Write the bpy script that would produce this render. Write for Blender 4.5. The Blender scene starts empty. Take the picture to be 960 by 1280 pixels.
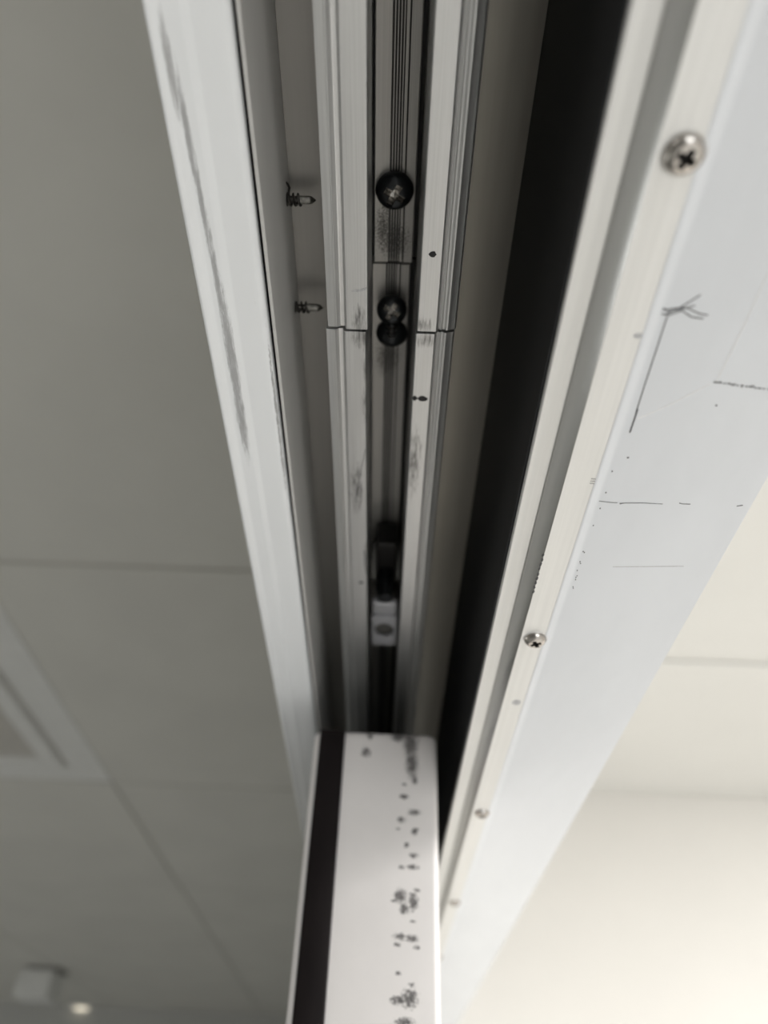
import bpy, bmesh, math, random
from mathutils import Matrix, Vector
random.seed(7)
S = bpy.context.scene
COL = S.collection
H = 2.0                      # height of the lens above the floor; all 'z' below are measured from the floor

# ------------------------------------------------------------------ camera
cam = bpy.data.cameras.new('camera')
cam.sensor_fit = 'VERTICAL'
cam.sensor_height = 12.8
cam.sensor_width = 9.6
cam.lens = 921.0 * 12.8 / 1280.0
cam.clip_start = 0.005
cam.clip_end = 60
cam.dof.use_dof = True
cam.dof.focus_distance = 0.150
cam.dof.aperture_fstop = cam.lens / 2.45
co = bpy.data.objects.new('camera', cam)
COL.objects.link(co)
r = Vector((0.99933242, -0.01447762, 0.03354281))
u = Vector((-0.0345715, -0.67160084, 0.74010616))
f = Vector((-0.0118124, 0.7407717, 0.671653))
M = Matrix((( r.x, u.x, -f.x, 0), (r.y, u.y, -f.y, 0), (r.z, u.z, -f.z, H), (0, 0, 0, 1)))
co.matrix_world = M
S.camera = co

# ------------------------------------------------------------------ world, lamps, exposure
S.view_settings.view_transform = 'Standard'
S.view_settings.look = 'None'
S.view_settings.gamma = 1
S.view_settings.use_curve_mapping = False
S.view_settings.exposure = 0.10
w = bpy.data.worlds.new('world')
S.world = w
w.use_nodes = True
w.node_tree.nodes['Background'].inputs[0].default_value = (0.9, 0.95, 1.0, 1)
w.node_tree.nodes['Background'].inputs[1].default_value = 0.25

def area(name, loc, rot, sx, sy, power, col=(1, 1, 1)):
    l = bpy.data.lights.new(name, 'AREA')
    l.shape = 'RECTANGLE'; l.size = sx; l.size_y = sy; l.energy = power; l.color = col
    o = bpy.data.objects.new(name, l); COL.objects.link(o)
    o.location = loc; o.rotation_euler = rot
    return o
# daylight through the window in the back wall of the bright room, and its ceiling panels
area('window_daylight', (1.25, -3.94, 1.35), (math.radians(90), 0, 0), 2.3, 1.7, 55, (0.95, 0.98, 1.0))
area('ceiling_panel_light', (1.25, 0.0, 2.47), (0, 0, 0), 0.6, 0.6, 46, (1.0, 0.99, 0.975))
area('ceiling_panel_light', (1.90, -0.55, 2.47), (0, 0, 0), 0.6, 0.6, 10, (1.0, 0.985, 0.96))
# the other room: one panel, plus an unseen lamp added to brighten its far ceiling
area('left_room_light', (-1.4, -1.5, 2.46), (0, 0, 0), 0.6, 0.6, 11, (1.0, 0.985, 0.96))
area('left_room_light', (-2.5, 1.2, 2.46), (0, 0, 0), 0.6, 0.6, 21, (0.99, 1.0, 0.985))  # added unseen lamp for the far ceiling

# ------------------------------------------------------------------ materials
class NT:
    def __init__(s, m):
        s.t = m.node_tree; s.n = s.t.nodes; s.l = s.t.links
    def new(s, typ, **kw):
        n = s.n.new(typ)
        for k, v in kw.items():
            if k.startswith('i_'): n.inputs[int(k[2:])].default_value = v
            else: setattr(n, k, v)
        return n
    def link(s, a, b): s.l.new(a, b)
    def math(s, op, a, b=None, clamp=False):
        n = s.n.new('ShaderNodeMath'); n.operation = op; n.use_clamp = clamp
        for i, x in enumerate((a, b)):
            if x is None: continue
            if hasattr(x, 'is_output'): s.l.new(x, n.inputs[i])
            else: n.inputs[i].default_value = x
        return n.outputs[0]
    def coord(s, scale=(1, 1, 1)):
        tc = s.n.new('ShaderNodeTexCoord'); mp = s.n.new('ShaderNodeMapping')
        mp.inputs['Scale'].default_value = scale
        s.l.new(tc.outputs['Object'], mp.inputs['Vector'])
        return mp.outputs[0]
    def noise(s, scale3, scale=1.0, detail=3, rough=0.6):
        n = s.n.new('ShaderNodeTexNoise')
        n.inputs['Scale'].default_value = scale
        n.inputs['Detail'].default_value = detail
        n.inputs['Roughness'].default_value = rough
        s.l.new(s.coord(scale3), n.inputs['Vector'])
        return n.outputs['Fac']
    def ramp(s, fac, p0, p1, c0=0.0, c1=1.0):
        n = s.n.new('ShaderNodeMapRange'); n.interpolation_type = 'SMOOTHSTEP'
        n.inputs[1].default_value = p0; n.inputs[2].default_value = p1
        n.inputs[3].default_value = c0; n.inputs[4].default_value = c1
        s.l.new(fac, n.inputs[0]); return n.outputs[0]
    def mix(s, fac, a, b):
        n = s.n.new('ShaderNodeMix'); n.data_type = 'RGBA'
        if hasattr(fac, 'is_output'): s.l.new(fac, n.inputs[0])
        else: n.inputs[0].default_value = fac
        for i, x in ((6, a), (7, b)):
            if hasattr(x, 'is_output'): s.l.new(x, n.inputs[i])
            else: n.inputs[i].default_value = (*x, 1)
        return n.outputs[2]
    def xyz(s):
        tc = s.n.new('ShaderNodeTexCoord'); sp = s.n.new('ShaderNodeSeparateXYZ')
        s.l.new(tc.outputs['Object'], sp.inputs[0]); return sp.outputs

def base_mat(name, col, rough=0.5, metal=0.0, spec=0.5):
    m = bpy.data.materials.new(name); m.use_nodes = True
    b = m.node_tree.nodes['Principled BSDF']
    b.inputs['Base Color'].default_value = (*col, 1)
    b.inputs['Roughness'].default_value = rough
    b.inputs['Metallic'].default_value = metal
    b.inputs['Specular IOR Level'].default_value = spec
    return m, b

def bump(t, b, fac, strength, dist):
    n = t.n.new('ShaderNodeBump'); n.inputs['Strength'].default_value = strength
    n.inputs['Distance'].default_value = dist
    t.l.new(fac, n.inputs['Height']); t.l.new(n.outputs[0], b.inputs['Normal'])

def mottled(name, col, rough, metal=0.0, spec=0.5, amount=0.06, scale3=(30, 30, 30), streak=None):
    m, b = base_mat(name, col, rough, metal, spec); t = NT(m)
    n = t.noise(scale3, 1.0, 4)
    k = t.ramp(n, 0.3, 0.7)
    c = t.mix(k, tuple(x * (1 - amount) for x in col), tuple(min(1, x * (1 + amount)) for x in col))
    t.link(c, b.inputs['Base Color'])
    return m, b, t, c

def blobs(t, spots, ax):
    """soft union of elliptic spots; spots = (a, b, ra, rb), axes ax of object space"""
    o = t.xyz(); tot = None
    for (a, b_, ra, rb) in spots:
        da = t.math('MULTIPLY', t.math('SUBTRACT', o[ax[0]], a), 1 / ra)
        db = t.math('MULTIPLY', t.math('SUBTRACT', o[ax[1]], b_), 1 / rb)
        d2 = t.math('ADD', t.math('MULTIPLY', da, da), t.math('MULTIPLY', db, db))
        v = t.math('SUBTRACT', 1.0, d2, clamp=True)
        tot = v if tot is None else t.math('MAXIMUM', tot, v)
    return tot

MT = {}
def grain_white(name, col, rough, spots=None, ax=(0, 1), dark=(0.05, 0.045, 0.045), nscale=(500, 500, 500), thr=(0.9, 1.25), amt=0.85, spec=0.4, bw=0.42):
    m, b, t, c = mottled(name, col, rough, 0, spec, 0.025, (40, 12, 40))
    if spots:
        n = t.noise(nscale, 1.0, 5, 0.7)
        s = t.math('ADD', t.math('MULTIPLY', blobs(t, spots, ax), bw), n)
        k = t.math('MULTIPLY', t.ramp(s, thr[0], thr[1]), amt)
        t.link(t.mix(k, c, dark), b.inputs['Base Color'])
    fine = t.noise((900, 900, 900), 1.0, 2)
    bump(t, b, fine, 0.06, 0.0002)
    MT[name] = m
    return m

# cover trim: rubbed grey dirt lying in the shallow valley, specks along the slot
m, b, t, c = mottled('trim_white', (0.91, 0.925, 0.94), 0.34, 0, 0.5, 0.02, (40, 8, 40))
o = t.xyz()
sp = blobs(t, [(-0.0380, 0.040, 0.0008, 0.011), (-0.0371, 0.050, 0.0008, 0.014), (-0.0367, 0.062, 0.0007, 0.016), (-0.0363, 0.077, 0.0008, 0.018),
               (-0.0360, 0.096, 0.0015, 0.026), (-0.0361, 0.112, 0.0014, 0.018)], (0, 1))
st = t.noise((3200, 260, 500), 1.0, 6, 0.8)
k1 = t.math('MULTIPLY', t.ramp(t.math('ADD', t.math('MULTIPLY', sp, 0.5), st), 0.60, 1.0), 0.62)
sl = blobs(t, [(-0.0279, 0.115, 0.0006, 0.05)], (0, 1))
k2 = t.math('MULTIPLY', t.ramp(t.math('ADD', sl, t.noise((2500, 300, 500), 1.0, 4, 0.7)), 1.25, 1.45), 0.6)
k = t.math('MAXIMUM', k1, k2)
t.link(t.mix(k, c, (0.12, 0.115, 0.115)), b.inputs['Base Color'])
MT['trim_white'] = m

# casing and channel liner paint
grain_white('casing_white', (0.765, 0.785, 0.82), 0.42)
m, b, t, c = mottled('liner_paint', (0.62, 0.61, 0.59), 0.45, 0.0, 0.4, 0.03, (30, 5, 30))
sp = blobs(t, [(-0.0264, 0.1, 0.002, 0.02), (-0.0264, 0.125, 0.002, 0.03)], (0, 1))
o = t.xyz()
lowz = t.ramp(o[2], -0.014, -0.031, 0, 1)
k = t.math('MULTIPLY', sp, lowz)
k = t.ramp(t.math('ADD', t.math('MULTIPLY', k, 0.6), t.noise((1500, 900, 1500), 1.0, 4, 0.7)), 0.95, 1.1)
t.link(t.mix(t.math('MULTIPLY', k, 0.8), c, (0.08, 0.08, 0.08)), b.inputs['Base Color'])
MT['liner_paint'] = m
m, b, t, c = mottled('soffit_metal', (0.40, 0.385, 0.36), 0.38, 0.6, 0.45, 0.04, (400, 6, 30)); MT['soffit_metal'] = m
m, b, t, c = mottled('soffit_shade', (0.26, 0.245, 0.215), 0.28, 0.5, 0.4, 0.04, (400, 6, 30)); MT['soffit_shade'] = m  # same soffit metal, darkened and browned for the shade right of the track

# mill aluminium of the rail, with drawn grain and black rub marks by the joint
def rail_mat(name, col, rough, metal, spots, dark, thr, spec=0.5, nsc=(1400, 160, 500)):
    m, b = base_mat(name, col, rough, metal, spec); t = NT(m)
    g = t.noise((3500, 25, 500), 1.0, 4, 0.65)
    c = t.mix(t.ramp(g, 0.3, 0.7), tuple(x * 0.94 for x in col), tuple(min(1, x * 1.08) for x in col))
    n = t.noise(nsc, 1.0, 6, 0.75)
    s = t.math('ADD', t.math('MULTIPLY', blobs(t, spots, (0, 1)), 0.35), n)
    k = t.math('MULTIPLY', t.ramp(s, thr[0], thr[1]), 0.85)
    t.link(t.mix(k, c, dark), b.inputs['Base Color'])
    rr = t.ramp(g, 0.2, 0.8, rough - 0.06, rough + 0.08); t.link(rr, b.inputs['Roughness'])
    bump(t, b, g, 0.05, 0.0002)
    MT[name] = m
    return m
rail_mat('rail_aluminium', (0.63, 0.63, 0.625), 0.36, 0.85,
         [(-0.0088, 0.092, 0.0024, 0.006), (-0.0085, 0.0965, 0.004, 0.004), (-0.0075, 0.104, 0.0012, 0.010), (-0.0072, 0.115, 0.0018, 0.012),
          (-0.0067, 0.046, 0.0008, 0.003), (0.0055, 0.0925, 0.003, 0.003), (0.006, 0.0965, 0.004, 0.003), (-0.0100, 0.145, 0.003, 0.015),
          (-0.0075, 0.172, 0.0012, 0.006), (0.005, 0.135, 0.003, 0.02)], (0.09, 0.085, 0.08), (0.66, 1.0))
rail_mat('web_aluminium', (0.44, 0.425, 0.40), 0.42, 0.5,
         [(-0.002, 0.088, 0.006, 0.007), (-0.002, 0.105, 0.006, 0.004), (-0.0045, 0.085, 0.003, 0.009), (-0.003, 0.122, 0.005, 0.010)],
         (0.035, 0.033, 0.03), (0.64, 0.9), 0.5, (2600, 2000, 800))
m, b, t, c = mottled('groove_dark', (0.055, 0.053, 0.05), 0.55, 0.2, 0.4, 0.3, (800, 60, 300)); MT['groove_dark'] = m
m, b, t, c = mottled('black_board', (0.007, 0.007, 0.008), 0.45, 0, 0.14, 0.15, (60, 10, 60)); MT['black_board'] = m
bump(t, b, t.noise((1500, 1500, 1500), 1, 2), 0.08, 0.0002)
m, b, t, c = mottled('board_edge', (0.03, 0.03, 0.034), 0.5, 0, 0.4, 0.1); MT['board_edge'] = m
m, b, t, c = mottled('satin_strip', (0.78, 0.775, 0.76), 0.36, 0.30, 0.5, 0.035, (900, 12, 200)); MT['satin_strip'] = m
m, b, t, c = mottled('strip_step', (0.56, 0.56, 0.55), 0.25, 0.9, 0.5, 0.04, (900, 12, 200)); MT['strip_step'] = m
m, b, t, c = mottled('steel', (0.46, 0.43, 0.40), 0.26, 1.0, 0.5, 0.1, (900, 900, 900)); MT['steel'] = m
m, b, t, c = mottled('recess_dark', (0.02, 0.018, 0.017), 0.5, 0.3, 0.4, 0.2, (900, 900, 900)); MT['recess_dark'] = m
m, b, t, c = mottled('black_oxide', (0.02, 0.022, 0.024), 0.25, 0.6, 0.5, 0.2, (700, 700, 700)); MT['black_oxide'] = m
m, b, t, c = mottled('worn_recess', (0.55, 0.53, 0.50), 0.25, 0.9, 0.5, 0.6, (1400, 1400, 1400)); MT['worn_recess'] = m
m, b, t, c = mottled('drill_steel', (0.20, 0.195, 0.18), 0.32, 1.0, 0.5, 0.25, (1200, 1200, 1200)); MT['drill_steel'] = m
m, b, t, c = mottled('thread_dark', (0.07, 0.065, 0.06), 0.4, 0.8, 0.5, 0.3, (1500, 1500, 1500)); MT['thread_dark'] = m
m, b, t, c = mottled('zinc_plate', (0.42, 0.42, 0.44), 0.42, 0.3, 0.5, 0.08, (300, 300, 300)); MT['zinc_plate'] = m
m, b, t, c = mottled('wheel_grey', (0.10, 0.097, 0.09), 0.5, 0, 0.4, 0.08, (300, 300, 300)); MT['wheel_grey'] = m
m, b, t, c = mottled('graphite', (0.08, 0.08, 0.085), 0.6, 0, 0.3, 0.3, (2500, 2500, 2500)); MT['graphite'] = m
m, b, t, c = mottled('grey_pencil', (0.24, 0.24, 0.25), 0.6, 0, 0.3, 0.3, (2500, 2500, 2500)); MT['grey_pencil'] = m
m, b, t, c = mottled('marker_ink', (0.015, 0.015, 0.016), 0.5, 0, 0.4, 0.2, (900, 900, 900)); MT['marker_ink'] = m
m, b, t, c = mottled('pale_scratch', (0.88, 0.88, 0.88), 0.5, 0, 0.3, 0.05, (900, 900, 900)); MT['pale_scratch'] = m
m, b, t, c = mottled('faint_smudge', (0.52, 0.52, 0.53), 0.5, 0, 0.3, 0.15, (1500, 900, 900)); MT['faint_smudge'] = m
m, b, t, c = mottled('rubber', (0.010, 0.0075, 0.0075), 0.55, 0, 0.10, 0.15, (200, 200, 30)); MT['rubber'] = m
# door edge: black rubbed scuffs along its right side, object space x / z measured from the top centre of the door edge
grain_white('door_edge', (0.76, 0.725, 0.705), 0.42,
            [(0.0125, -0.004, 0.0042, 0.0091), (0.0130, -0.011, 0.0034, 0.0078), (0.0085, -0.0015, 0.0048, 0.0029), (-0.0030, -0.0075, 0.0026, 0.0029), (-0.002, -0.0015, 0.0017, 0.0021),
             (0.0140, -0.0165, 0.0017, 0.0029), (0.0105, -0.0225, 0.0026, 0.0013), (0.0140, -0.0275, 0.0034, 0.0016), (0.0098, -0.0300, 0.0022, 0.0016), (0.0140, -0.034, 0.0017, 0.0013),
             (0.0115, -0.0380, 0.0014, 0.0013), (0.0138, -0.0410, 0.0022, 0.0013), (0.0135, -0.0445, 0.0031, 0.0013), (0.0100, -0.0447, 0.0014, 0.0010),
             (0.0098, -0.0530, 0.0031, 0.0031), (0.0138, -0.0545, 0.0024, 0.0039), (0.0110, -0.0565, 0.0024, 0.0026),
             (0.0100, -0.0640, 0.0031, 0.0014), (0.0135, -0.0645, 0.0031, 0.0016), (0.0095, -0.0735, 0.0014, 0.0009),
             (0.0130, -0.0795, 0.0036, 0.0039), (0.0100, -0.0800, 0.0041, 0.0018), (0.0115, -0.0850, 0.0043, 0.0018),
             (0.0120, -0.0920, 0.0041, 0.0021), (0.0140, -0.0915, 0.0026, 0.0018), (0.0100, -0.0970, 0.0031, 0.0016), (0.0135, -0.0985, 0.0029, 0.0018), (0.011, -0.106, 0.0048, 0.0021), (0.0128, -0.0881, 0.0018, 0.0007), (0.0136, -0.0599, 0.0016, 0.0005), (0.0137, -0.0760, 0.0015, 0.0006), (0.0082, -0.0544, 0.0018, 0.0007), (0.0134, -0.0524, 0.0019, 0.0008), (0.0149, -0.1040, 0.0013, 0.0008), (0.0113, -0.1088, 0.0019, 0.0009), (0.0087, -0.0330, 0.0010, 0.0006), (0.0152, -0.0861, 0.0013, 0.0008), (0.0103, -0.0884, 0.0014, 0.0007), (0.0106, -0.0184, 0.0015, 0.0007), (0.0148, -0.0667, 0.0016, 0.0009), (0.0144, -0.0330, 0.0020, 0.0008), (0.0092, -0.0662, 0.0018, 0.0009), (0.0148, -0.0512, 0.0015, 0.0008), (0.0096, -0.0961, 0.0018, 0.0007)],
            (0, 2), (0.06, 0.055, 0.055), (1000, 900, 1900), (0.66, 0.80), 0.93, bw=0.32)
m, b, t, c = mottled('door_paint', (0.78, 0.76, 0.72), 0.4, 0, 0.45, 0.02, (20, 20, 5)); MT['door_paint'] = m
m, b, t, c = mottled('ceiling_tile', (0.72, 0.71, 0.665), 0.8, 0, 0.2, 0.03, (5, 5, 5)); MT['ceiling_tile'] = m
bump(t, b, t.noise((350, 350, 350), 1, 3), 0.15, 0.001)
m, b, t, c = mottled('ceiling_grid', (0.58, 0.56, 0.52), 0.7, 0, 0.2, 0.05); MT['ceiling_grid'] = m
m, b, t, c = mottled('plaster', (0.75, 0.74, 0.71), 0.8, 0, 0.2, 0.015, (4, 4, 4)); MT['plaster'] = m
bump(t, b, t.noise((300, 300, 300), 1, 3), 0.1, 0.001)
m, b, t, c = mottled('wall_paint', (0.74, 0.715, 0.675), 0.75, 0, 0.25, 0.02, (3, 3, 3)); MT['wall_paint'] = m
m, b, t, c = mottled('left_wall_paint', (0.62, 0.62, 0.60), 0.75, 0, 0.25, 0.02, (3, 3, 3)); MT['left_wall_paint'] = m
m, b, t, c = mottled('vinyl_floor', (0.70, 0.70, 0.69), 0.5, 0, 0.3, 0.08, (6, 6, 6)); MT['vinyl_floor'] = m
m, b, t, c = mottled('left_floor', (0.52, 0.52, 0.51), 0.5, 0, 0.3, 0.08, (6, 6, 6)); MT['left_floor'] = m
m, b, t, c = mottled('vent_white', (0.80, 0.80, 0.78), 0.5, 0, 0.4, 0.02); MT['vent_white'] = m
m, b, t, c = mottled('vent_mesh', (0.34, 0.33, 0.31), 0.8, 0, 0.2, 0.25, (300, 300, 300)); MT['vent_mesh'] = m
m, b = base_mat('lamp_lens', (1, 0.95, 0.85), 0.4)
b.inputs['Emission Color'].default_value = (1, 0.9, 0.72, 1); b.inputs['Emission Strength'].default_value = 1.3; MT['lamp_lens'] = m

# ------------------------------------------------------------------ mesh helpers
def link(name, bm, mat, parent=None, loc=(0, 0, 0), bevel=None, smooth=True, segs=2):
    me = bpy.data.meshes.new(name)
    bmesh.ops.recalc_face_normals(bm, faces=bm.faces[:])
    bm.to_mesh(me); bm.free()
    me.materials.append(MT[mat])
    if smooth:
        for p in me.polygons: p.use_smooth = True
    o = bpy.data.objects.new(name, me); COL.objects.link(o)
    o.location = loc
    if parent: o.parent = parent
    if bevel:
        b = o.modifiers.new('bevel', 'BEVEL'); b.width = bevel; b.segments = segs
        b.limit_method = 'ANGLE'; b.angle_limit = math.radians(28); b.harden_normals = True
    elif smooth:
        try: me.set_sharp_from_angle(angle=math.radians(32))
        except Exception: pass
    return o

def thing(name, label, cat, loc=(0, 0, 0), group=None, kind=None):
    o = bpy.data.objects.new(name, None); COL.objects.link(o); o.location = loc
    o.empty_display_size = 0.01
    tag(o, label, cat, group, kind); return o
def tag(o, label=None, cat=None, group=None, kind=None):
    if label: o['label'] = label
    if cat: o['category'] = cat
    if group: o['group'] = group
    if kind: o['kind'] = kind
    return o

def box(bm, x0, x1, y0, y1, z0, z1):
    v = [bm.verts.new((x, y, z)) for x in (x0, x1) for y in (y0, y1) for z in (z0, z1)]
    for q in ((0, 1, 3, 2), (4, 6, 7, 5), (0, 4, 5, 1), (2, 3, 7, 6), (0, 2, 6, 4), (1, 5, 7, 3)):
        bm.faces.new([v[i] for i in q])
    return bm
def prism(bm, pts, y0, y1):
    """closed outline (x, z) swept along y"""
    a = [bm.verts.new((x, y0, z)) for x, z in pts]; b = [bm.verts.new((x, y1, z)) for x, z in pts]
    n = len(pts)
    for i in range(n):
        bm.faces.new((a[i], a[(i + 1) % n], b[(i + 1) % n], b[i]))
    bm.faces.new(a); bm.faces.new(b[::-1])
    return bm
def tube(bm, path, rad, n=10):
    """round bar along path; rad is a number or one per point"""
    rings = []
    for i, p in enumerate(path):
        p = Vector(p); d = (Vector(path[min(i + 1, len(path) - 1)]) - Vector(path[max(i - 1, 0)])).normalized()
        a = d.orthogonal().normalized() if i == 0 else (rings[-1][1] - d * rings[-1][1].dot(d)).normalized()
        c = d.cross(a); rr = rad[i] if isinstance(rad, (list, tuple)) else rad
        rings.append(([bm.verts.new(p + a * rr * math.cos(2 * math.pi * k / n) + c * rr * math.sin(2 * math.pi * k / n)) for k in range(n)], a))
    for i in range(len(rings) - 1):
        A, B = rings[i][0], rings[i + 1][0]
        for k in range(n): bm.faces.new((A[k], A[(k + 1) % n], B[(k + 1) % n], B[k]))
    bm.faces.new(rings[0][0]); bm.faces.new(rings[-1][0][::-1])
    return bm
def lathe(bm, prof, n=32, mat=Matrix()):
    """prof (r, z) turned about z; closed by caps"""
    rings = [[bm.verts.new(mat @ Vector((r_ * math.cos(2 * math.pi * k / n), r_ * math.sin(2 * math.pi * k / n), z))) for k in range(n)] for r_, z in prof]
    for A, B in zip(rings, rings[1:]):
        for k in range(n): bm.faces.new((A[k], A[(k + 1) % n], B[(k + 1) % n], B[k]))
    bm.faces.new(rings[0]); bm.faces.new(rings[-1][::-1])
    return bm
def cross_r(th, a, wd):
    ph = (th + math.pi / 4) % (math.pi / 2) - math.pi / 4
    t_ = abs(math.tan(ph))
    return a / math.cos(ph) if t_ <= wd / a else min(wd / max(1e-6, abs(math.sin(ph))), a * 1.1)
def cross_head(R, h, a, wd, depth, n=64, rot=0.0, dome=(1.0, 0.97, 0.86, 0.70, 0.58)):
    """head of a cross-recess screw hanging downwards (z < 0); returns (head bmesh, recess bmesh)"""
    hb = bmesh.new(); rb = bmesh.new()
    hs = (0.0, 0.32, 0.66, 0.90, 0.99)
    def ring(bm, fn, z): return [bm.verts.new((fn(2 * math.pi * k / n) * math.cos(2 * math.pi * k / n + rot), fn(2 * math.pi * k / n) * math.sin(2 * math.pi * k / n + rot), z)) for k in range(n)]
    rs = [ring(hb, lambda t_, q=q: R * q, -h * z) for q, z in zip(dome, hs)]
    rs.append(ring(hb, lambda t_: cross_r(t_, a, wd) * 1.06, -h))
    rs.append(ring(hb, lambda t_: cross_r(t_, a, wd), -h * 0.93))
    for A, B in zip(rs, rs[1:]):
        for k in range(n): hb.faces.new((A[k], A[(k + 1) % n], B[(k + 1) % n], B[k]))
    hb.faces.new(rs[0])
    q0 = ring(rb, lambda t_: cross_r(t_, a, wd), -h * 0.93)
    q1 = ring(rb, lambda t_: cross_r(t_, a * 0.62, wd * 0.8), -h + depth)
    for k in range(n): rb.faces.new((q0[k], q0[(k + 1) % n], q1[(k + 1) % n], q1[k]))
    c = rb.verts.new((0, 0, -h + depth * 1.25))
    for k in range(n): rb.faces.new((q1[k], q1[(k + 1) % n], c))
    return hb, rb
def ribbon(bm, pts, wd, z, th=0.00004):
    """thin hand-drawn line under a soffit at height z; pts (x, y), wd number or list"""
    L = []
    for i, p in enumerate(pts):
        p0 = Vector(pts[max(i - 1, 0)]); p1 = Vector(pts[min(i + 1, len(pts) - 1)])
        d = (p1 - p0).normalized(); nrm = Vector((-d.y, d.x)); ww = wd[i] if isinstance(wd, (list, tuple)) else wd
        a = Vector(p) + nrm * ww / 2; b_ = Vector(p) - nrm * ww / 2
        L.append([bm.verts.new((q.x, q.y, zz)) for zz in (z, z - th) for q in (a, b_)])
    for A, B in zip(L, L[1:]):
        for i, j in ((0, 1), (1, 3), (3, 2), (2, 0)): bm.faces.new((A[i], A[j], B[j], B[i]))
    for E in (L[0], L[-1]): bm.faces.new((E[0], E[1], E[3], E[2]))
    return bm
def disc(bm, x, y, rx, ry, z, th=0.00005, n=12, jit=0.15):
    a = []; b_ = []
    for k in range(n):
        q = 2 * math.pi * k / n; j = 1 + random.uniform(-jit, jit)
        a.append(bm.verts.new((x + rx * j * math.cos(q), y + ry * j * math.sin(q), z)))
        b_.append(bm.verts.new((x + rx * j * math.cos(q), y + ry * j * math.sin(q), z - th)))
    for k in range(n): bm.faces.new((a[k], a[(k + 1) % n], b_[(k + 1) % n], b_[k]))
    bm.faces.new(a); bm.faces.new(b_[::-1])
    return bm

# ------------------------------------------------------------------ room shell
def struct(name, bm, mat, loc=(0, 0, 0), parent=None, bevel=None):
    o = link(name, bm, mat, parent, loc, bevel, smooth=bool(bevel))
    if not parent: o['kind'] = 'structure'
    return o
YA, YB = -1.30, 1.19          # the opening runs from YA to the far wall of the bright room
struct('floor', box(bmesh.new(), 0.0, 4.2, -4, 1.19, -0.1, 0), 'vinyl_floor')
struct('floor', box(bmesh.new(), -3.6, 0.0, -4, 3.5, -0.1, 0), 'left_floor')
struct('wall_far', box(bmesh.new(), 0.0685, 3.5, 1.19, 1.30, 0, 2.55), 'wall_paint')
struct('wall_left_far', box(bmesh.new(), -3.5, 0.05, 3.82, 3.56, 0, 2.55), 'left_wall_paint')
struct('wall_left', box(bmesh.new(), -3.6, -3.5, -4, 3.56, 0, 2.55), 'left_wall_paint')
struct('wall_left_back', box(bmesh.new(), -3.5, -0.036, -4.1, -4, 0, 2.55), 'left_wall_paint')
wr = bmesh.new()               # back wall with its window opening
for q in ((0.06, 3.5, -4.1, -4, 0, 0.45), (0.06, 3.5, -4.1, -4, 2.25, 2.55), (0.06, 0.05 + 0.05, -4.1, -4, 0.45, 2.25), (2.45, 3.5, -4.1, -4, 0.45, 2.25)): box(wr, *q)
struct('wall_right_back', wr, 'wall_paint')
struct('wall_right', box(bmesh.new(), 3.5, 3.6, -4, 1.3, 0, 2.55), 'wall_paint')
# wall between the rooms: lintel over the opening, and the piers on both sides of it
lintel = bmesh.new()
box(lintel, -0.036, 0.068, YA, YB, H + 0.176, 2.55)
box(lintel, -0.036, 0.068, -4, YA, 0, 2.55)
struct('wall_between', lintel, 'plaster')
struct('wall_between_far', box(bmesh.new(), 0.045, 0.068, YB, 3.82, 0, 2.55), 'left_wall_paint')

# left room: tiled ceiling, each tile a slab of its own in front of the grid
ceil = struct('ceiling', box(bmesh.new(), -3.5, -0.036, -4, 3.82, 2.4835, 2.55), 'ceiling_grid')
xs = [-0.036, -0.455, -1.055, -1.655, -2.255, -2.855, -3.5]
ys = [-4 + 0.03, -3.57, -2.97, -2.37, -1.77, -1.17, -0.57, 0.03, 0.632, 1.232, 1.832, 2.432, 3.032, 3.82]
tile_mesh = {}
for i in range(len(xs) - 1):
    for j in range(len(ys) - 1):
        if i == 1 and j == 8: continue            # the vent takes this cell
        wx, wy = xs[i] - xs[i + 1], ys[j + 1] - ys[j]
        key = (round(wx, 3), round(wy, 3))
        if key not in tile_mesh:
            o = link('ceiling_tile', box(bmesh.new(), -wx / 2 + .0022, wx / 2 - .0022, -wy / 2 + .0022, wy / 2 - .0022, 0, 0.009), 'ceiling_tile', ceil, bevel=0.002, segs=1)
            tile_mesh[key] = o
        else:
            p = tile_mesh[key]; o = p.copy(); COL.objects.link(o); o.parent = ceil
        o.location = ((xs[i] + xs[i + 1]) / 2, (ys[j] + ys[j + 1]) / 2, 2.4800 + random.uniform(0, 0.0008))
# bright room: plasterboard ceiling of two panels with a recessed joint
ceil_r = struct('ceiling', box(bmesh.new(), 0.0685, 3.5, -4, 1.19, 2.484, 2.55), 'plaster')
link('ceiling_panel', box(bmesh.new(), 0.0685, 3.5, 0.785, 1.19, 2.480, 2.4838), 'plaster', ceil_r, bevel=0.002)
link('ceiling_panel', box(bmesh.new(), 0.0685, 3.5, -4, 0.767, 2.480, 2.4838), 'plaster', ceil_r, bevel=0.002)

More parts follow.
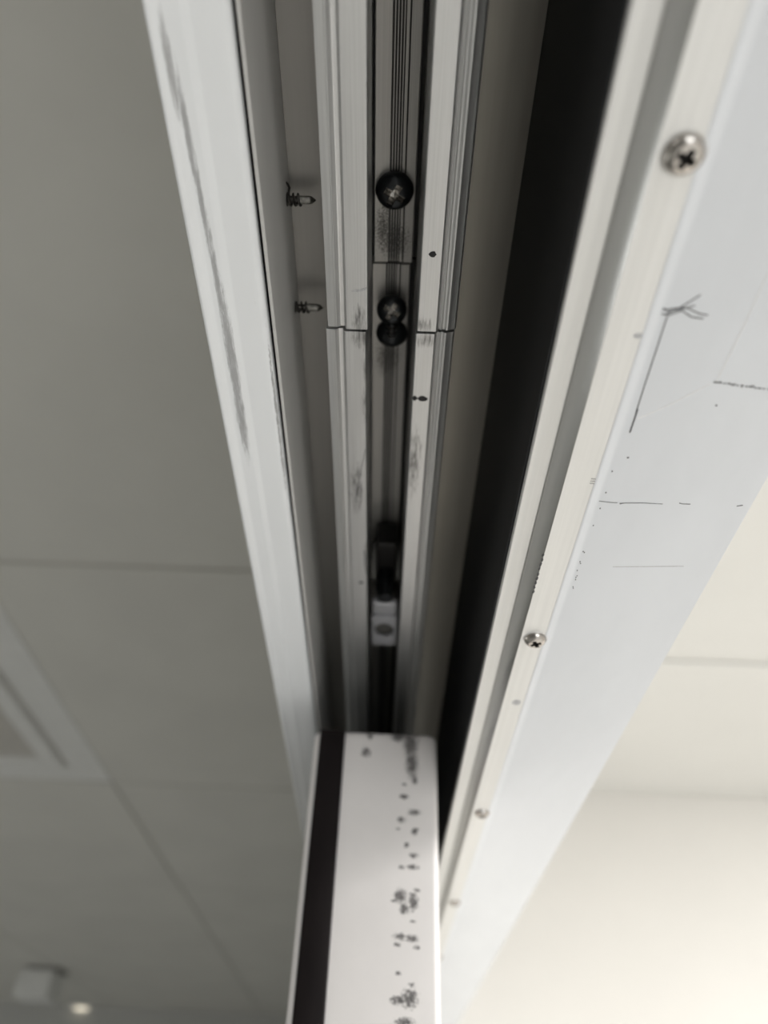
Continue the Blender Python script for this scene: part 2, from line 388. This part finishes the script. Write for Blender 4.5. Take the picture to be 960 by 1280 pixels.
# ceiling vent, ceiling fixture and downlight of the left room
vent = thing('ceiling_vent', 'square white ceiling air vent with a dark grey mesh centre among the ceiling tiles', 'vent', (-0.755, 0.932, 2.48))
fb = bmesh.new()
for a, b_, z0, z1 in ((0.300, 0.243, 0.001, 0.010), (0.2385, 0.211, -0.006, 0.006)):
    for q in ((-a, a, -a, -b_), (-a, a, b_, a), (-a, -b_, -b_, b_), (b_, a, -b_, b_)): box(fb, q[0], q[1], q[2], q[3], z0, z1)
link('vent_frame', fb, 'vent_white', vent, bevel=0.003)
link('vent_mesh', box(bmesh.new(), -0.22, 0.22, -0.22, 0.22, 0.006, 0.010), 'vent_mesh', vent)
sq = thing('ceiling_projector', 'small square pale grey box hanging under the far end of the tiled ceiling', 'ceiling fixture', (-1.10, 2.83, 2.48))
link('housing', box(bmesh.new(), -0.055, 0.055, -0.05, 0.06, -0.090, -0.008), 'vent_white', sq, bevel=0.006)
link('mounting_plate', box(bmesh.new(), -0.04, 0.07, -0.03, 0.05, -0.0085, 0.0), 'vent_mesh', sq, bevel=0.002)
dl = thing('downlight', 'lit round warm downlight in the tiled ceiling close to the far wall', 'light', (-1.185, 3.57, 2.48))
lb = bmesh.new(); lathe(lb, [(0.055, 0), (0.055, -0.004), (0.042, -0.007), (0.034, -0.004)], 32); link('trim_ring', lb, 'vent_white', dl)
lb = bmesh.new(); lathe(lb, [(0.033, -0.0035), (0.031, -0.008), (0.015, -0.010)], 24); link('lens', lb, 'lamp_lens', dl)

# ------------------------------------------------------------------ door head: profiles, measured down from the lens height
def P(*pts): return [(x * 0.001, z * 0.001) for x, z in pts]
Y0, Y1 = -1.2, 1.185
head = thing('head_channel', 'grey metal channel folded above the sliding door, between the white trim and the black board', 'door frame', (0, Y0, H + 0.166))
L_ = Y1 - Y0
z_ = 166
def rel(pts, zb): return [(x * 0.001, (z - zb) * 0.001) for x, z in pts]
lw = bmesh.new(); prism(lw, rel([(-26.5, 131.2), (-25.75, 131.2), (-25.75, 135), (-26.0, 167.2), (-26.6, 167.2)], z_), 0, L_)
for v in lw.verts: pass
link('side_wall', lw, 'liner_paint', head, bevel=0.00022)
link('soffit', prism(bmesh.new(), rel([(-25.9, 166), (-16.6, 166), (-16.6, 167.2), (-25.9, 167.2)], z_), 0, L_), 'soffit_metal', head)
link('soffit', prism(bmesh.new(), rel([(13.9, 166), (26.1, 166), (26.1, 167.2), (13.9, 167.2)], z_), 0, L_), 'soffit_shade', head)
link('back_plate', prism(bmesh.new(), rel([(-26.6, 174.5), (26.1, 174.5), (26.1, 175.8), (-26.6, 175.8)], z_), 0, L_), 'liner_paint', head)

trim = thing('cover_trim', 'white ribbed cover trim with a rubbed grey dirt streak, left of the track channel', 'trim', (0, 0, H + 0.131))
pr = rel([(-40.4, 134), (-40.4, 130.2), (-40.2, 129.7), (-39.8, 129.45), (-39.2, 129.55), (-38.7, 129.9), (-38.1, 130.45), (-37.6, 130.6), (-35.2, 130.6), (-34.7, 130.75), (-33.9, 131.3), (-33.4, 131.45),
          (-28.9, 131.45), (-28.3, 131.65), (-27.6, 132.2), (-27.35, 132.7), (-27.35, 176), (-40.4, 176)], 131)
link('trim_strip', prism(bmesh.new(), pr, Y0, Y1 + 0.9), 'trim_white', trim, bevel=0.00015)

link('slot_shade', prism(bmesh.new(), rel([(-27.3, 133.4), (-26.62, 133.4), (-26.62, 137), (-27.3, 137)], 131), Y0, Y1), 'black_board', trim)  # black strip standing in for the shade inside the trim slot

# ------------------------------------------------------------------ the rail: two lengths that meet at a joint
def rail(name, label, y0, y1, dx, dxr, web0, web1):
    t_ = thing(name, label, 'rail', (0, y0, H + 0.140), group='lengths of door track')
    zb = 140; l_ = y1 - y0
    def part(nm, pts, mat, a=0, b_=l_, bev=0.00012, ddx=dx):
        bm = bmesh.new(); prism(bm, rel([(x + ddx, z) for x, z in pts], zb), a, b_)
        o = link(nm, bm, mat, t_, bevel=bev)
        # keep the material's marks registered to the whole rail
        for v in o.data.vertices: v.co.y += y0
        o.location = (0, -y0, 0)
        return o
    part('flange', [(-15.9, 172), (-15.9, 140.8), (-14.1, 140.7), (-13.95, 140.6), (-13.0, 141.2), (-12.1, 141.25), (-11.9, 140.25), (-11.6, 140.0),
                    (-7.1, 140.0), (-6.85, 140.3), (-6.85, 141.6), (-7.3, 142.6), (-7.35, 172)], 'rail_aluminium')
    part('flange', [(12.7, 172), (12.7, 141.6), (12.4, 141.2), (11.3, 140.9), (10.8, 140.6), (10.4, 140.65), (10.1, 141.0), (9.7, 141.05), (9.4, 140.75), (9.1, 140.9), (8.9, 141.1), (8.5, 140.2), (8.2, 140.0),
                    (4.15, 140.0), (3.9, 140.3), (3.75, 172)], 'rail_aluminium', ddx=dxr)
    w0, w1 = web0 - y0, web1 - y0
    xs_ = [-6.75, -3.3]
    pts = [(-6.75, 174), (-6.75, 168.7), (-6.55, 168.5), (-3.35, 168.5)]
    g = -3.3
    for k in range(4):
        pts += [(g, 169.4), (g + 0.40, 169.4), (g + 0.42, 168.62), (g + 0.60, 168.62)]; g += 0.62
    pts += [(g, 169.4), (g + 0.25, 169.4), (g + 0.3, 168.6), (0.05, 168.6), (0.1, 169.6), (0.4, 169.6), (0.45, 168.5), (2.45, 168.5), (2.7, 168.7), (2.7, 174)]
    part('web', pts, 'web_aluminium', w0, w1, None)
    part('groove_strip', [(-3.35, 169.2), (0.5, 169.2), (0.5, 170.2), (-3.35, 170.2)], 'groove_dark', w0, w1, None)
    part('top_wall', [(-7.3, 172.6), (3.7, 172.6), (3.7, 174), (-7.3, 174)], 'groove_dark', bev=None, ddx=0)
    return t_
YJ = 0.0946
near = rail('track_rail', 'nearer length of grey aluminium door track, marked with one ink dot', Y0 + 0.002, YJ - 0.0003, 0, 0, Y0 + 0.002, 0.0936)
far = rail('track_rail', 'farther length of grey aluminium door track, past the joint, marked with a double ink dot', YJ + 0.0003, Y1, -0.45, -0.25, 0.0942, Y1)

# ink and pencil marks on the rail lips, children of their length of rail
def mark(nm, parent, mat, bm, lbl=None):
    o = link(nm, bm, mat, parent, smooth=False)
    o.location = tuple(-c_ for c_ in parent.location)
    if lbl: o['label'] = lbl
    return o
zl = H + 0.1400
mark('ink_mark', near, 'marker_ink', disc(bmesh.new(), 0.0063, 0.0758, 0.0008, 0.0007, zl), 'black ink dot')
b1 = bmesh.new(); disc(b1, 0.0063, 0.1132, 0.00125, 0.00075, zl); disc(b1, 0.0043, 0.1132, 0.00065, 0.0007, zl); ribbon(b1, [(0.0045, 0.1132), (0.006, 0.1132)], 0.0004, zl)
mark('ink_mark', far, 'marker_ink', b1, 'black double ink dot')
b1 = bmesh.new(); ribbon(b1, [(-0.0104, 0.0848), (-0.0095, 0.0846), (-0.0086, 0.0846), (-0.0077, 0.0842), (-0.0071, 0.0838)], [0.0001, 0.0007, 0.0005, 0.0006, 0.0002], zl)
mark('scuff_mark', near, 'faint_smudge', b1)
b1 = bmesh.new(); ribbon(b1, [(-0.0076, 0.1305), (-0.0087, 0.137), (-0.0098, 0.1455), (-0.0105, 0.150)], 0.00012, zl)
mark('scratch', far, 'graphite', b1)
b1 = bmesh.new(); ribbon(b1, [(-0.0082, 0.172), (-0.0078, 0.1755), (-0.0080, 0.1785), (-0.0074, 0.184)], [0.0002, 0.0005, 0.0004, 0.0002], zl); disc(b1, -0.0092, 0.188, 0.0007, 0.0007, zl)
mark('scratch', far, 'graphite', b1)

# black pan head screws in the rail web
def pan_screw(name, label, x, y, ztop, R, tilt=0.0, yaw=0.0, mats=('black_oxide', 'worn_recess'), h=0.0034, rot=0.5, group=None, lift=0.0):
    t_ = thing(name, label, 'screw', (x, y, ztop), group)
    hb, rb = cross_head(R, h, R * 0.55, R * 0.17, R * 0.5, rot=rot, dome=(0.94, 1.0, 0.92, 0.76, 0.62))
    Mx = Matrix.Translation((0, 0, -lift)) @ Matrix.Rotation(tilt, 4, 'X') @ Matrix.Rotation(yaw, 4, 'Y')
    for bm in (hb, rb): bmesh.ops.transform(bm, matrix=Mx, verts=bm.verts[:])
    link('head', hb, mats[0], t_); link('drive_recess', rb, mats[1], t_)
    return t_, Mx
pan_screw('pan_head_screw', 'black pan head screw driven flat into the nearer track length, above the joint', -0.0021, 0.0752, H + 0.1684, 0.0044, tilt=0.06)
t2, mx = pan_screw('pan_head_screw', 'black pan head screw standing askew over a dark cup washer, just beyond the track joint', -0.0020, 0.1052, H + 0.1684, 0.0039, tilt=-0.35, lift=0.0025, h=0.0032)
wb = bmesh.new(); lathe(wb, [(0.0041, 0.0), (0.0042, -0.0006), (0.0034, -0.0016), (0.0022, -0.0022)], 40, Matrix.Translation((0.0001, 0.0088, 0.0)))
link('cup_washer', wb, 'black_oxide', t2)
sh = bmesh.new(); tube(sh, [(0.0, 0.0004, -0.0030), (0.0001, 0.0085, -0.0014)], [0.0013, 0.0013], 16)
link('shank', sh, 'thread_dark', t2)
for k in range(4):
    q = (k + 1.2) / 5.0
    a = Vector((0.0, 0.0004, -0.0030)).lerp(Vector((0.0001, 0.0085, -0.0014)), q)
    d = Vector((0.0001, 0.0044, 0.0018)).normalized() * 0.0002
    th = bmesh.new(); tube(th, [a - d, a, a + d], [0.0013, 0.0016, 0.0013], 16); link('thread', th, 'black_oxide', t2)

# tips of two self-drilling screws that come through the channel's left wall
def drill_tip(label, y, z, length, burr):
    t_ = thing('self_drilling_screw', label, 'screw', (-0.0262, y, H + z))
    l_ = length
    sb_ = bmesh.new(); tube(sb_, [(-0.0006, 0, 0), (l_ * 0.48, 0, 0)], 0.00078, 16); link('shank', sb_, 'thread_dark', t_)
    hb = bmesh.new()                                    # rolled thread: a real helix
    pts = []; n = 72
    for k in range(n + 1):
        a = 2 * math.pi * 3.0 * k / n; pts.append((0.0001 + l_ * 0.48 * k / n, 0.00122 * math.cos(a), 0.00122 * math.sin(a)))
    tube(hb, pts, 0.00027, 6); link('thread', hb, 'thread_dark', t_)
    db = bmesh.new()                                    # drill point: two lands and a chisel tip
    secs = [(0.46, 1.0), (0.80, 1.0), (0.86, 0.9), (1.0, 0.12)]
    rings = []
    for q, s_ in secs:
        ring = []
        for k in range(24):
            a = 2 * math.pi * k / 24; rr = 0.00112 * s_ * (1 - 0.38 * max(0, math.cos(2 * a + 0.9)) ** 2)
            ring.append(db.verts.new((l_ * q, rr * math.cos(a), rr * math.sin(a))))
        rings.append(ring)
    for A, B in zip(rings, rings[1:]):
        for k in range(24): db.faces.new((A[k], A[(k + 1) % 24], B[(k + 1) % 24], B[k]))
    db.faces.new(rings[0]); db.faces.new(rings[-1][::-1])
    link('drill_point', db, 'drill_steel', t_)
    bb = bmesh.new(); lathe(bb, [(0.0013, 0), (0.00165, 0.00015), (0.0013, 0.0005)], 18, Matrix.Rotation(math.pi / 2, 4, 'Y')); link('burr', bb, 'thread_dark', t_)
    if burr:
        cb = bmesh.new(); tube(cb, [(0.0006, -0.0012, 0.0006), (0.0008, -0.0022, 0.0010), (0.0004, -0.0030, 0.0012), (0.0000, -0.0034, 0.0006), (0.0005, -0.0038, 0.0002)], [0.0003, 0.0003, 0.00028, 0.00022, 0.0001], 6)
        link('swarf', cb, 'thread_dark', t_)
    return t_
drill_tip('drill screw tip with a curl of swarf, nearer one in the left channel wall', 0.0752, 0.1612, 0.0067, True)
drill_tip('pointed drill screw tip without swarf, farther one in the left channel wall', 0.1018, 0.1600, 0.0072, False)

# roller carriage in the rail, from which the door hangs
car = thing('roller_carriage', 'zinc roller carriage with a black bolt inside the track, just before the door', 'carriage', (-0.0016, 0.205, H + 0.145))
pb = bmesh.new()                                       # plate with a real hole
n = 40; rx, y0_, y1_ = 0.0044, 0.009, 0.0275
outer = []; inner = []
for k in range(n):
    a = 2 * math.pi * k / n; cx_, cy_ = math.cos(a), math.sin(a)
    s_ = 1 / max(abs(cx_) / rx, abs(cy_) / 0.0092)
    outer.append((cx_ * s_, 0.0182 + cy_ * s_)); inner.append((cx_ * 0.0033, 0.0180 + cy_ * 0.0046))
rg = [[pb.verts.new((x, y, z)) for x, y in ring] for ring, z in ((outer, 0), (inner, 0), (inner, 0.0018), (outer, 0.0018))]
for A, B in ((0, 1), (1, 2), (2, 3), (3, 0)):
    for k in range(n): pb.faces.new((rg[A][k], rg[A][(k + 1) % n], rg[B][(k + 1) % n], rg[B][k]))
link('fixing_nut', box(bmesh.new(), -0.0042, 0.0042, 0.010, 0.0265, 0.0024, 0.006), 'wheel_grey', car)
link('hanger_plate', pb, 'zinc_plate', car, bevel=0.0003)
yb = bmesh.new(); prism(yb, [(-0.0044, 0.0006), (0.0044, 0.0006), (0.0044, 0.004), (-0.0044, 0.004)], 0.002, 0.0092); link('carriage_body', yb, 'zinc_plate', car, bevel=0.0012)
bb = bmesh.new(); lathe(bb, [(0.0024, -0.0005), (0.0026, 0.0002), (0.0026, 0.020)], 28, Matrix.Translation((0, -0.001, 0.001))); link('hanger_bolt', bb, 'black_oxide', car)
ab = bmesh.new(); box(ab, -0.0034, 0.0034, -0.016, 0.012, 0.012, 0.0215); link('axle_block', ab, 'recess_dark', car, bevel=0.0008)
for s_ in (-1, 1):
    wb = bmesh.new(); lathe(wb, [(0.0062, -0.0008), (0.0066, -0.0004), (0.0066, 0.0004), (0.0062, 0.0008)], 36, Matrix.Translation((s_ * 0.0042 , -0.006, 0.0125)) @ Matrix.Rotation(math.pi / 2, 4, 'Y'))
    link('wheel', wb, 'wheel_grey', car)

# ------------------------------------------------------------------ right-hand side of the head
bd = thing('seal_board', 'matt black board lining the right side of the track channel', 'board', (0, 0, H + 0.1057))
link('board', box(bmesh.new(), 0.0262, 0.0290, Y0, Y1, 0.0006, 0.0690), 'black_board', bd, bevel=0.0003)
link('edge_lip', box(bmesh.new(), 0.0258, 0.0271, Y0, Y1, -0.0001, 0.0007), 'board_edge', bd, bevel=0.0002)
sp_ = thing('fixing_strip', 'stepped satin aluminium strip with a row of screws, beside the black board', 'strip', (0, 0, H + 0.0966))
link('upper_ledge', prism(bmesh.new(), rel([(25.3, 100.7), (29.2, 100.7), (29.2, 102.2), (25.3, 102.2)], 96.6), Y0, Y1), 'satin_strip', sp_, bevel=0.00025)
link('step', prism(bmesh.new(), rel([(29.2, 100.75), (31.5, 96.75), (32.4, 96.75), (32.4, 102.2), (29.2, 102.2)], 96.6), Y0, Y1), 'strip_step', sp_)
link('lower_face', prism(bmesh.new(), rel([(31.5, 96.6), (37.0, 96.6), (37.0, 98.2), (31.5, 98.2)], 96.6), Y0, Y1), 'satin_strip', sp_)
b1 = bmesh.new()
for dy in (0, 0.0006, 0.0012): ribbon(b1, [(0.0362, 0.0955 + dy), (0.0372, 0.0955 + dy)], 0.00012, H + 0.0966)
mark('scratch', sp_, 'graphite', b1)
mark('smudge', sp_, 'faint_smudge', disc(bmesh.new(), 0.0364, 0.0646, 0.00075, 0.0005, H + 0.0966))
mark('smudge', sp_, 'faint_smudge', disc(bmesh.new(), 0.0352, 0.181, 0.0012, 0.0016, H + 0.0966))
b1 = bmesh.new()
for k in range(9): disc(b1, 0.03125 + random.uniform(0, .00015), 0.118 + 0.0016 * k, 0.00022, 0.0006, H + 0.0966, jit=.4, n=8)
mark('chips', sp_, 'graphite', b1)

CZ = 0.0972
cs = thing('door_casing', 'white painted door casing with pencil marks, beside the row of screws on the right', 'casing', (0, 0, H + CZ))
cp = rel([(37.0, 99.5), (37.0, 96.55), (37.3, 96.52), (37.6, 96.58), (38.6, 97.08), (39.1, 97.18), (39.5, 97.2), (67.5, 97.2), (68.1, 97.35), (68.3, 97.8), (68.3, 176), (64, 176), (64, 99.5)], 97.2)
link('casing_profile', prism(bmesh.new(), cp, Y0, Y1), 'casing_white', cs)
zc = 0.0937                    # marks were measured on this plane; they are lifted to the casing with the same proportions
KC = CZ / zc
zc = 0.0
def cmark(nm, parent, mat, bm, lbl=None):
    for v in bm.verts: v.co.x *= KC; v.co.y *= KC
    o = link(nm, bm, mat, parent, smooth=False)
    if lbl: o['label'] = lbl
    return o
b1 = bmesh.new()                                       # pencilled arrow head and its leg
for pts, wd in (([(0.0374, 0.0577), (0.0385, 0.0584), (0.0400, 0.0581), (0.0420, 0.0573)], 0.00016), ([(0.0374, 0.0588), (0.0388, 0.0590), (0.0404, 0.0582), (0.0421, 0.0592), (0.0439, 0.0594)], 0.00018),
                ([(0.0376, 0.0582), (0.0392, 0.0579), (0.0409, 0.0577), (0.0430, 0.0586), (0.0443, 0.0588)], 0.00018), ([(0.0383, 0.0589), (0.0400, 0.0577), (0.0412, 0.0566), (0.0422, 0.0556)], 0.00018),
                ([(0.0386, 0.0592), (0.0387, 0.0650), (0.0388, 0.0720), (0.0389, 0.0772)], 0.00017), ([(0.0390, 0.0765), (0.03905, 0.0815)], 0.00026)): ribbon(b1, pts, wd, zc)
cmark('pencil_mark', cs, 'graphite', b1, 'scribbled pencil arrow')
b1 = bmesh.new()
x = 0.0495
for k in range(18):
    disc(b1, x, 0.0706 + 0.00009 * k + random.uniform(-.0001, .0001), random.uniform(0.00018, 0.00042), random.uniform(0.00014, 0.00032), zc, jit=.3, n=9); x += 0.00072
cmark('pencil_mark', cs, 'grey_pencil', b1, 'row of short smudged dashes')
b1 = bmesh.new()
ribbon(b1, [(0.0378, 0.0983), (0.0404, 0.0986), (0.0412, 0.0986)], 0.00013, zc); ribbon(b1, [(0.0417, 0.0988), (0.0425, 0.0986), (0.0460, 0.0984), (0.0495, 0.0985)], [0.0003, 0.00014, 0.00014, 0.00010], zc)
ribbon(b1, [(0.0524, 0.0981), (0.0531, 0.0983), (0.0545, 0.0983)], 0.00016, zc); ribbon(b1, [(0.0630, 0.0984), (0.0640, 0.0981)], 0.00018, zc)
cmark('pencil_mark', cs, 'graphite', b1, 'thin broken line across the casing')
b1 = bmesh.new(); ribbon(b1, [(0.0496, 0.0705), (0.0500, 0.062), (0.0503, 0.050), (0.0506, 0.040)], 0.00016, zc)
ribbon(b1, [(0.0395, 0.0785), (0.0440, 0.0752), (0.0490, 0.0708)], 0.0002, zc)
cmark('scratch', cs, 'pale_scratch', b1, 'pale fine scratches')
b1 = bmesh.new(); ribbon(b1, [(0.045, 0.1175), (0.052, 0.117), (0.059, 0.1165)], 0.00016, zc); cmark('scratch', cs, 'faint_smudge', b1)
b1 = bmesh.new()
for k in range(14): disc(b1, 0.0380 + random.uniform(0, .0006), 0.09 + random.uniform(0, 0.05), 0.00012, 0.0002, zc, n=6)
disc(b1, 0.0402, 0.0872, 0.0002, 0.0002, zc, n=8); disc(b1, 0.0512, 0.0752, 0.00018, 0.00018, zc, n=8)
cmark('specks', cs, 'graphite', b1)

# screws in the strip: one made, four copied
row = ['nearest, largest steel screw in the strip beside the white casing', 'second nearest steel screw in the strip beside the white casing',
       'third steel screw along the strip, level with the top of the door', 'fourth steel screw along the strip, beside the scuffed door edge', 'fifth and farthest steel screw in the strip beside the casing']
first = None
for k in range(5):
    y = 0.0378 + 0.1118 * k
    if first is None:
        hb, rb = cross_head(0.0026, 0.0016, 0.00125, 0.00045, 0.0012, rot=0.45)
        first = thing('countersunk_screw', row[0], 'screw', (0.0349, y, H + 0.0966), group='screws in the fixing strip')
        link('head', hb, 'steel', first); link('drive_recess', rb, 'recess_dark', first)
        ob = bmesh.new(); lathe(ob, [(0.0026, 0.0004), (0.00295, -0.00002), (0.0029, -0.00012), (0.0026, 0.00002)], 40); link('countersink', ob, 'satin_strip', first)
    else:
        c = first.copy(); COL.objects.link(c); c['label'] = row[k]; c.location.y = y
        c.rotation_euler.z = random.uniform(-0.8, 0.8)
        for ch in list(first.children):
            d = ch.copy(); COL.objects.link(d); d.parent = c

# ------------------------------------------------------------------ sliding door
YD = 0.2465
door = thing('sliding_door', 'white sliding door edge with a black rubber strip and black scuffs, hanging under the track', 'door', (-0.0034, YD, H + 0.1178))
XL, XR = -0.0215, 0.0218       # leaf sides, from the door's own middle
zb = -(H + 0.1178) + 0.012
DL = 0.90
pp = []                        # plan outline of the closing stile with rounded corners
def arc(cx_, cy_, rr, a0, a1, k=6): return [(cx_ + rr * math.cos(math.radians(a0 + (a1 - a0) * i / k)), cy_ + rr * math.sin(math.radians(a0 + (a1 - a0) * i / k))) for i in range(k + 1)]
pp += arc(XL + 0.0022, 0.0022, 0.0022, 180, 270) + arc(XR - 0.0022, 0.0022, 0.0022, 270, 360) + [(XR, 0.04), (XL, 0.04)]
st = bmesh.new()
rings = []
for z, d in ((zb, 0), (-0.0024, 0), (-0.0014, 0.0003), (-0.0006, 0.0009), (-0.0001, 0.0018), (0.0, 0.0024)):   # rounded over at the top
    rings.append([st.verts.new((x * (1 - d / 0.0217), y * (1 - d * 0.5 / 0.04) + d * 0.5, z)) for x, y in pp])
for A, B in zip(rings, rings[1:]):
    for k in range(len(pp)): st.faces.new((A[k], A[(k + 1) % len(pp)], B[(k + 1) % len(pp)], B[k]))
st.faces.new(rings[0]); st.faces.new(rings[-1][::-1])
link('closing_stile', st, 'door_edge', door)
ru = bmesh.new()
q = [(-0.0197, 0.001), (-0.0195, -0.0012), (-0.0186, -0.0016), (-0.0118, -0.0016), (-0.0107, -0.0012), (-0.0105, 0.001)]
a = [ru.verts.new((x, y, zb + 0.002)) for x, y in q]; b_ = [ru.verts.new((x, y, -0.0002)) for x, y in q]
for k in range(len(q)): ru.faces.new((a[k], a[(k + 1) % len(q)], b_[(k + 1) % len(q)], b_[k]))
ru.faces.new(a); ru.faces.new(b_[::-1])
link('rubber_seal', ru, 'rubber', door, bevel=0.0003)
link('top_shade', box(bmesh.new(), XL + 0.002, XR - 0.002, 0.0025, DL, -0.0003, 0.0006), 'black_board', door)  # black sheet added as shade on the door top, for the rail to reflect
link('door_leaf', box(bmesh.new(), XL + 0.0006, XR - 0.0006, 0.0402, DL, zb, 0.0), 'door_paint', door, bevel=0.001)
